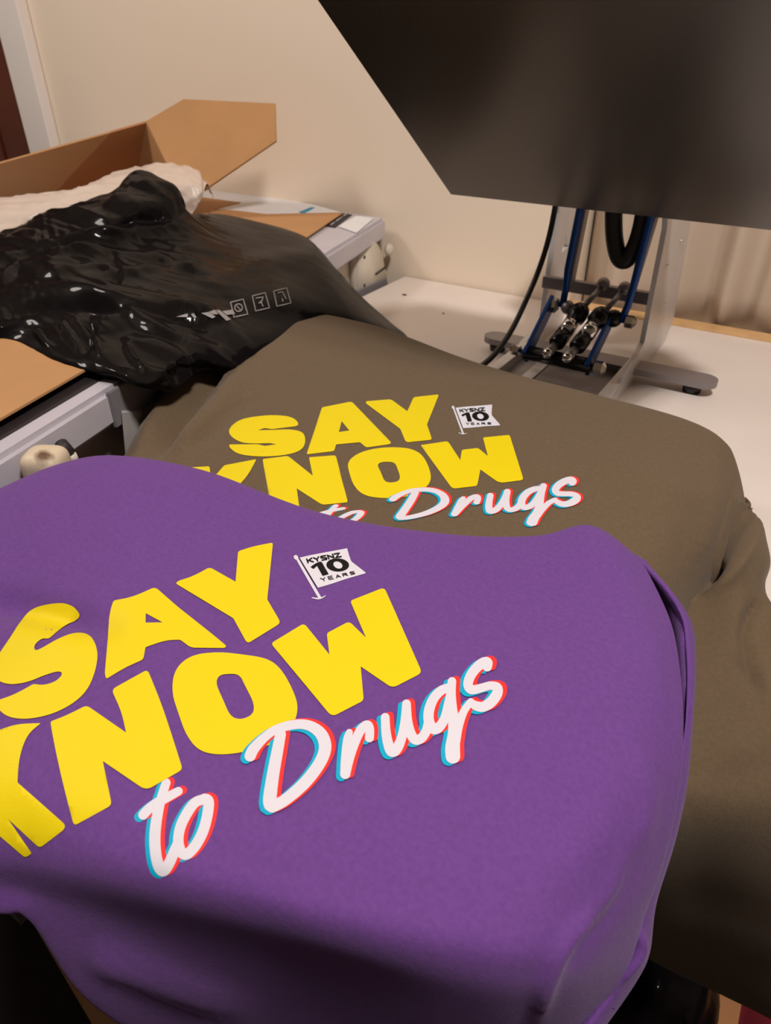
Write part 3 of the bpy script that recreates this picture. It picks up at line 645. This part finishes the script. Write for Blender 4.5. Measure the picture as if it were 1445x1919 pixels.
TO = [c7([(590, 200, 118), (545, 340, 124), (495, 520, 136), (455, 740, 146), (438, 960, 150), (455, 1180, 150), (500, 1340, 150), (560, 1385, 148), (630, 1290, 146), (700, 1130, 140), (740, 1020, 120)]),
      c7([(280, 635, 132), (350, 560, 132), (470, 470, 132), (600, 400, 126), (755, 315, 116)]),
      c7([(1090, 425, 136), (980, 470, 136), (880, 600, 140), (790, 780, 140), (755, 960, 140), (780, 1110, 148), (860, 1170, 144), (970, 1070, 144), (1070, 900, 144), (1130, 720, 144), (1162, 540, 144), (1160, 440, 140), (1110, 415, 136)])]
FLAG = c8([(240, 272, 3), (400, 235, s), (560, 205, s), (740, 172, s), (918, 138, 3), (945, 240, s), (975, 325, 20), (1080, 405, s), (1190, 492, 18), (1060, 530, s), (900, 575, s), (700, 645, s), (500, 702, 12)])
POLE = [c8([(185, 265, 58), (192, 275, 56)]), c8([(200, 280, 34), (330, 505, 40), (525, 840, 42)]), c8([(420, 845, 14), (500, 858, 22), (560, 845, 18), (608, 815, 10)])]
LINE = c8([(235, 280, 7), (360, 490, 7), (490, 698, 7)])
ONE = c8([(395, 408, 5), (470, 355, s), (535, 330, 10), (560, 345, 8), (655, 512, 5), (568, 536, 5), (488, 392, 8), (438, 438, 5)])
ZO = c8([(783+math.cos(a)*166*math.cos(.2)-math.sin(a)*92*math.sin(.12)*1, 380+math.cos(a)*166*math.sin(.06)+math.sin(a)*94, s) for a in [k*math.pi/12 for k in range(24)]])
ZI = c8([(786+math.cos(a)*66, 380+math.cos(a)*14+math.sin(a)*52, s) for a in [k*math.pi/8 for k in range(16)]])
GL = dict(K=[[(0, 0), (0, 1)], [(1, 0), (.05, .55)], [(.25, .4), (1, 1)]], Y=[[(0, 0), (.5, .55), (.5, 1)], [(1, 0), (.5, .55)]], S=[[(1, 0), (.1, 0), (0, .3), (.25, .46), (.75, .54), (1, .7), (.9, 1), (0, 1)]],
          N=[[(0, 1), (0, 0), (1, 1), (1, 0)]], Z=[[(0, 0), (1, 0), (0, 1), (1, 1)]], E=[[(1, 0), (0, 0), (0, 1), (1, 1)], [(0, .5), (.85, .5)]], A=[[(0, 1), (.5, 0), (1, 1)], [(.2, .68), (.8, .68)]], R=[[(0, 1), (0, 0), (.85, .05), (.9, .42), (.1, .52)], [(.45, .5), (1, 1)]])
def word(txt, TL, TR, BR_, BL, wd, gap):
    out = []; n = len(txt)
    for i, ch in enumerate(txt):
        for st in GL[ch]:
            q = []
            for u, v in st:
                U = (i+gap/2+u*(1-gap))/n
                a = Vector(TL).lerp(Vector(TR), U); b = Vector(BL).lerp(Vector(BR_), U); p = a.lerp(b, v); q.append((p.x, p.y, wd))
            out.append(c8(q))
    return out
KY = word('KYSNZ', (328, 298), (818, 208), (845, 258), (348, 352), 20, .26); YE = word('YEARS', (515, 575), (1035, 468), (1050, 500), (540, 618), 12, .42)
def hom(src, dst):
    A = []
    for (x, y), (u, v) in zip(src, dst): A.append([x, y, 1, 0, 0, 0, -u*x, -u*y, u]); A.append([0, 0, 0, x, y, 1, -v*x, -v*y, v])
    return lsq_solve(A, 8)
def lsq_solve(A, n):
    N = [[sum(r[i]*r[j] for r in A) for j in range(n)]+[sum(r[i]*r[n] for r in A)] for i in range(n)]
    for i in range(n):
        p = max(range(i, n), key=lambda k: abs(N[k][i])); N[i], N[p] = N[p], N[i]
        for k in range(n):
            if k != i:
                f = N[k][i]/N[i][i]
                for j in range(i, n+1): N[k][j] -= f*N[i][j]
    return [N[i][n]/N[i][i] for i in range(n)]
def bs(x, y): return [1, (x-650)/300, (y-1420)/100, ((x-650)/300)**2, ((y-1420)/100)**2, (x-650)*(y-1420)/3e4]
cor = [((469, 1419.6), (734, 938.5)), ((502.3, 1519.3), (744.4, 971.7)), ((606, 1382), (837.8, 932.3)), ((564.6, 1354), (806.7, 916.7)), ((721.9, 1342.5), (916.5, 926.8)), ((847.9, 1429.7), (993.8, 986)), ((848.9, 1274), (1019.9, 910.6)),
       ((917.4, 1240.8), (1077.5, 901.6)), ((940, 1288.5), (1087.4, 930.4)), ((732.7, 1419), (915.6, 964.6)), ((647.6, 1461), (850.8, 969)), ((340.7, 1480), (646.8, 951)), ((382, 1488.4), (673.8, 959.3))]
kx = lsq_solve([bs(*a)+[b[0]] for a, b in cor], 6); ky = lsq_solve([bs(*a)+[b[1]] for a, b in cor], 6)
def o_script(x, y): v = bs(x, y); return sum(a*b for a, b in zip(kx, v)), sum(a*b for a, b in zip(ky, v))
fs_ = [c8([p])[0] for p in ((240, 272), (918, 138), (1190, 492), (500, 702))]; c9 = C(840, 750, 13.76); fd_ = [c9([p])[0] for p in ((185, 205), (1135, 122), (1348, 655), (385, 728))]
hf = hom([p for p in fs_], [p for p in fd_])
def o_flag(x, y): w_ = hf[6]*x+hf[7]*y+1; return (hf[0]*x+hf[1]*y+hf[2])/w_, (hf[3]*x+hf[4]*y+hf[5])/w_
def do_print(bvh, parent, yellow, fS, fF, k, sh, st):
    p = Print(bvh)
    for l in yellow: p.poly(l, 0, .0006, st)
    p.build('yellow_lettering', [M['yellow']], parent)
    p = Print(bvh); cdx, cdy, rdx, rdy = sh
    for S_, base in ((TO, .0001), (DR, .0008)):
        for dx, dy, mi, of in ((cdx, cdy, 1, 0), (rdx, rdy, 2, .00015), (0, 0, 0, .0003)):
            p.union(S_, mi, base+of, fS, dx, dy, 7*k)
    p.build('script_lettering', [M['white'], M['cyan'], M['red']], parent)
    p = Print(bvh)
    p.poly([FLAG], 0, .0004, 6*k, fF)
    p.union(POLE, 0, .0005, fF, 0, 0, 6*k)
    p.stroke(LINE, 1, .0007, fF, sub=5)
    p.poly([ONE], 1, .0007, 5*k, fF); p.poly([ZO, ZI], 1, .0007, 5*k, fF)
    for q in KY+YE: p.stroke(q, 1, .0007, fF, smooth=False)
    o = p.build('flag_print', [M['white'], M['black']], parent)
o1 = C(330, 730, 4.817); o2 = C(550, 730, 4.817); o3 = C(770, 740, 6.283)
YO = [
 [o1([(700, 248, s), (880, 232, s), (1060, 250, s), (1125, 332, s), (1000, 345, s), (870, 362, 12), (800, 352, 12), (740, 372, 5), (900, 368, 12), (1050, 362, s), (1165, 395, s), (1168, 510, s), (1100, 570, s), (950, 602, s), (760, 612, s), (560, 590, s), (485, 530, s), (480, 500, 12), (740, 498, 10), (800, 514, 12), (905, 499, 4), (850, 488, 12), (700, 492, s), (590, 485, s), (495, 430, s), (470, 365, s), (560, 280, s)])],
 [o2([(258, 165, 15), (525, 112, 25), (882, 482, 22), (870, 498, 15), (655, 528, 20), (602, 480, 12), (385, 500, 6), (368, 560, 18), (118, 590, 15)]), o2([(435, 290, 2), (505, 375, 2), (410, 388, 2)])],
 [o2([(655, 110, 8), (880, 92, 25), (1028, 200, 4), (1085, 73, 20), (1314, 48, 20), (1205, 320, 6), (1252, 457, 22), (1015, 482, 28), (965, 360, 8), (655, 130, 8)])],
 [o1([(30, 712, 5), (303, 697, 14), (318, 824, 3), (437, 688, 14), (728, 632, 18), (650, 780, s), (560, 875, 5), (760, 1010, 10), (520, 1040, 10), (350, 925, 5), (350, 1000, 10), (150, 1000, 10)])],
 [o1([(782, 632, 14), (1010, 603, 25), (1235, 782, 3), (1200, 616, 10), (1442, 598, 22), (1552, 1022, 18), (1320, 1045, 30), (1090, 897, 3), (1120, 1110, 10), (865, 1120, 10)])],
 [o2([(920, 523, s), (1070, 538, s), (1175, 600, s), (1245, 760, s), (1232, 860, s), (1130, 935, s), (1000, 978, s), (820, 988, s), (640, 965, s), (545, 880, s), (498, 740, s), (488, 655, s), (580, 578, s), (740, 533, s)]), o2([(840, 655, s), (915, 662, s), (940, 720, s), (967, 800, s), (942, 835, s), (880, 846, s), (820, 835, s), (790, 750, s), (756, 690, s), (780, 662, s)])],
 [o3([(115, 598, 10), (435, 550, 32), (582, 774, 3), (600, 653, 22), (790, 630, 30), (908, 727, 3), (848, 508, 18), (1163, 477, 26), (1328, 1008, 40), (1040, 1044, 60), (818, 885, 3), (780, 1078, 26), (488, 1112, 45)])]]
do_print(obvh, root, YO, o_script, o_flag, .6, (-4.6, 1.2, 4.6, -1.0), 7)
# ------------------------------------------------------------------ purple sweatshirt
root = empty('sweatshirt', (0, 0, 0), 'purple sweatshirt with yellow and white print, nearest the camera', 'sweatshirt')
pg = grid([
 [(-140, 990, .095), (0, 917, .102), (110, 872, .108), (215, 857, .112), (375, 884, .108), (600, 962, .104), (830, 1001, .103), (1000, 1005, .103), (1110, 987, .106), (1205, 1053, .090)],
 [(-140, 1090, .088), (0, 1015, .098), (110, 980, .106), (230, 962, .110), (390, 990, .107), (610, 1060, .104), (830, 1090, .103), (1000, 1092, .103), (1135, 1080, .104), (1250, 1150, .084)],
 [(-140, 1200, .090), (0, 1130, .092), (110, 1105, .100), (240, 1090, .106), (400, 1120, .105), (620, 1170, .104), (840, 1200, .103), (1010, 1200, .103), (1160, 1205, .102), (1268, 1250, .080)],
 [(-140, 1330, .094), (0, 1270, .099), (120, 1250, .103), (260, 1240, .105), (420, 1260, .104), (630, 1300, .103), (850, 1320, .103), (1030, 1330, .103), (1180, 1340, .098), (1276, 1380, .074)],
 [(-140, 1460, .094), (0, 1420, .100), (120, 1410, .103), (270, 1400, .104), (440, 1420, .103), (640, 1450, .103), (850, 1470, .102), (1030, 1480, .100), (1175, 1490, .092), (1266, 1510, .062)],
 [(-140, 1550, .090), (0, 1520, .094), (120, 1530, .099), (280, 1560, .102), (450, 1590, .102), (640, 1630, .102), (840, 1665, .100), (1010, 1690, .094), (1145, 1660, .078), (1238, 1630, .046)],
 [(-140, 1610, .078), (0, 1605, .080), (110, 1625, .084), (275, 1665, .088), (445, 1705, .088), (640, 1755, .088), (840, 1800, .086), (990, 1820, .080), (1110, 1790, .060), (1205, 1720, .032)],
 [(-140, 1660, .060), (0, 1660, .060), (95, 1685, .056), (250, 1745, .040), (430, 1800, .024), (630, 1855, .018), (820, 1905, .028), (960, 1915, .032), (1080, 1880, .026), (1180, 1800, .012)],
 [(-140, 1705, .048), (0, 1711, .046), (56, 1726, .040), (168, 1868, -.02), (360, 1980, -.11), (600, 2030, -.15), (790, 2080, -.15), (930, 2050, -.12), (1040, 1990, -.07), (1145, 1880, -.01)]],
 back=[(0, .010, -.018), (0, .012, -.05)], front=[(0, .010, -.012)], right=[(-.004, .002, -.010), (-.016, .004, -.022)])
body, pbvh, _ = sheet('garment_body', pg, M['purple'], root, 12, 12, creases=[
  ([(-80, 1118), (0, 1130), (70, 1140), (200, 1175)], -.010, 24), ([(-60, 1170), (60, 1200), (180, 1215)], .0015, 30),
  ([(880, 1060), (1000, 1070), (1110, 1020)], .0015, 22), ([(1110, 1000), (1170, 1080), (1215, 1180), (1235, 1300)], .002, 26), ([(1190, 1400), (1215, 1500), (1180, 1620), (1110, 1740)], .003, 20), ([(1205, 1560), (1160, 1680), (1080, 1800)], -.003, 16),
  ([(1100, 1080), (1130, 1150), (1110, 1220)], -.0012, 30), ([(1000, 1640), (1080, 1600), (1150, 1500)], .0015, 40), ([(1120, 1700), (1050, 1790), (1010, 1900)], .004, 16), ([(160, 1790), (260, 1820), (450, 1890)], .005, 26), ([(500, 1700), (700, 1760), (900, 1800)], .001, 50)],
  crinkle=lambda q: .0016*noise.noise(q*9), thick=.004)
sg = [(1150, 1040, .080, 1190, 1040, .088, 1212, 1058, .080), (1190, 1110, .05, 1240, 1098, .084, 1262, 1112, .074), (1215, 1180, .03, 1270, 1150, .078, 1296, 1165, .066), (1225, 1240, .02, 1278, 1215, .074, 1304, 1222, .062), (1225, 1330, .02, 1280, 1320, .070, 1302, 1320, .058),
      (1215, 1450, .04, 1268, 1450, .060, 1291, 1450, .048), (1190, 1570, .02, 1240, 1580, .045, 1264, 1580, .032), (1150, 1690, .0, 1205, 1690, .028, 1230, 1695, .014), (1140, 1780, -.02, 1190, 1780, .012, 1217, 1785, -.004), (1110, 1840, -.03, 1160, 1840, .0, 1192, 1840, -.014), (1070, 1900, -.04, 1110, 1905, -.01, 1138, 1918, -.024), (1020, 1970, -.05, 1060, 1975, -.02, 1088, 1980, -.03)]
G = [[P(*r[0:3]), P(*r[3:6]), P(*r[6:9]), P(*r[6:9])+Vector((-.006, .004, -.014)), P(*r[6:9])+Vector((-.02, .004, -.02))] for r in sg]
sheet('sleeve', G, M['purple'], root, 10, 10, creases=[([(1255, 1130), (1278, 1180), (1285, 1260), (1275, 1400)], -.003, 5), ([(1185, 1720), (1200, 1780), (1150, 1850)], .004, 8)], crinkle=lambda q: .001*noise.noise(q*16), thick=.003)
do_print(pbvh, root, YP, lambda x, y: (x, y), lambda x, y: (x, y), 1, (-8, 3.6, 8, -2.6), 10)
# ------------------------------------------------------------------ carton under the purple sweatshirt
A = P(58, 1728, -.012).to_2d(); u = Vector((.952, .304)).normalized(); v_ = Vector((-u.y, u.x))
root = empty('carton', (0, 0, 0), 'tall brown carton standing under the purple sweatshirt at the lower left', 'carton')
prism('carton_body', [A, A+u*.12, A+u*.12+v_*.31, A+v_*.31], -T, -.012, M['card'], root, .001)
# ------------------------------------------------------------------ things on the floor below
bm = bmesh.new(); bmesh.ops.create_icosphere(bm, subdivisions=4, radius=1)
for v in bm.verts:
    c_ = v.co.copy(); k = 1+.13*noise.noise(c_*2.2); v.co = Vector((c_.x*.075*k, c_.y*.12*k, max(c_.z, -.8)*.12*k))+P(1215, 1890, -.65)
tag(from_bm('black_sack', bm, M['bag'], None, True), 'black plastic sack on the floor below the olive sweatshirt', 'sack')
root = empty('cardboard_box', (0, 0, 0), 'small brown cardboard box on the floor beside the red cloth', 'box')
qf = P(1318, 1905, -.63)
box('box_body', qf.x-.035, qf.x+.04, qf.y-.06, qf.y+.10, 0, .12, M['card_shaded'], root, .001)  # darkened cardboard stands in for shade on this box
bm = bmesh.new(); bmesh.ops.create_grid(bm, x_segments=30, y_segments=30, size=1)
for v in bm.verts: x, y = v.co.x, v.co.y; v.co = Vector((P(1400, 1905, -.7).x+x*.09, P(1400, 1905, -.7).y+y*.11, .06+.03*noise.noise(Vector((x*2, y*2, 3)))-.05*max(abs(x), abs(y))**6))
o = from_bm('red_garment', bm, M['redcloth_shaded'], None, True); o.modifiers.new('t', 'SOLIDIFY').thickness = .01
tag(o, 'crumpled red cloth on the floor at the lower right corner', 'cloth')
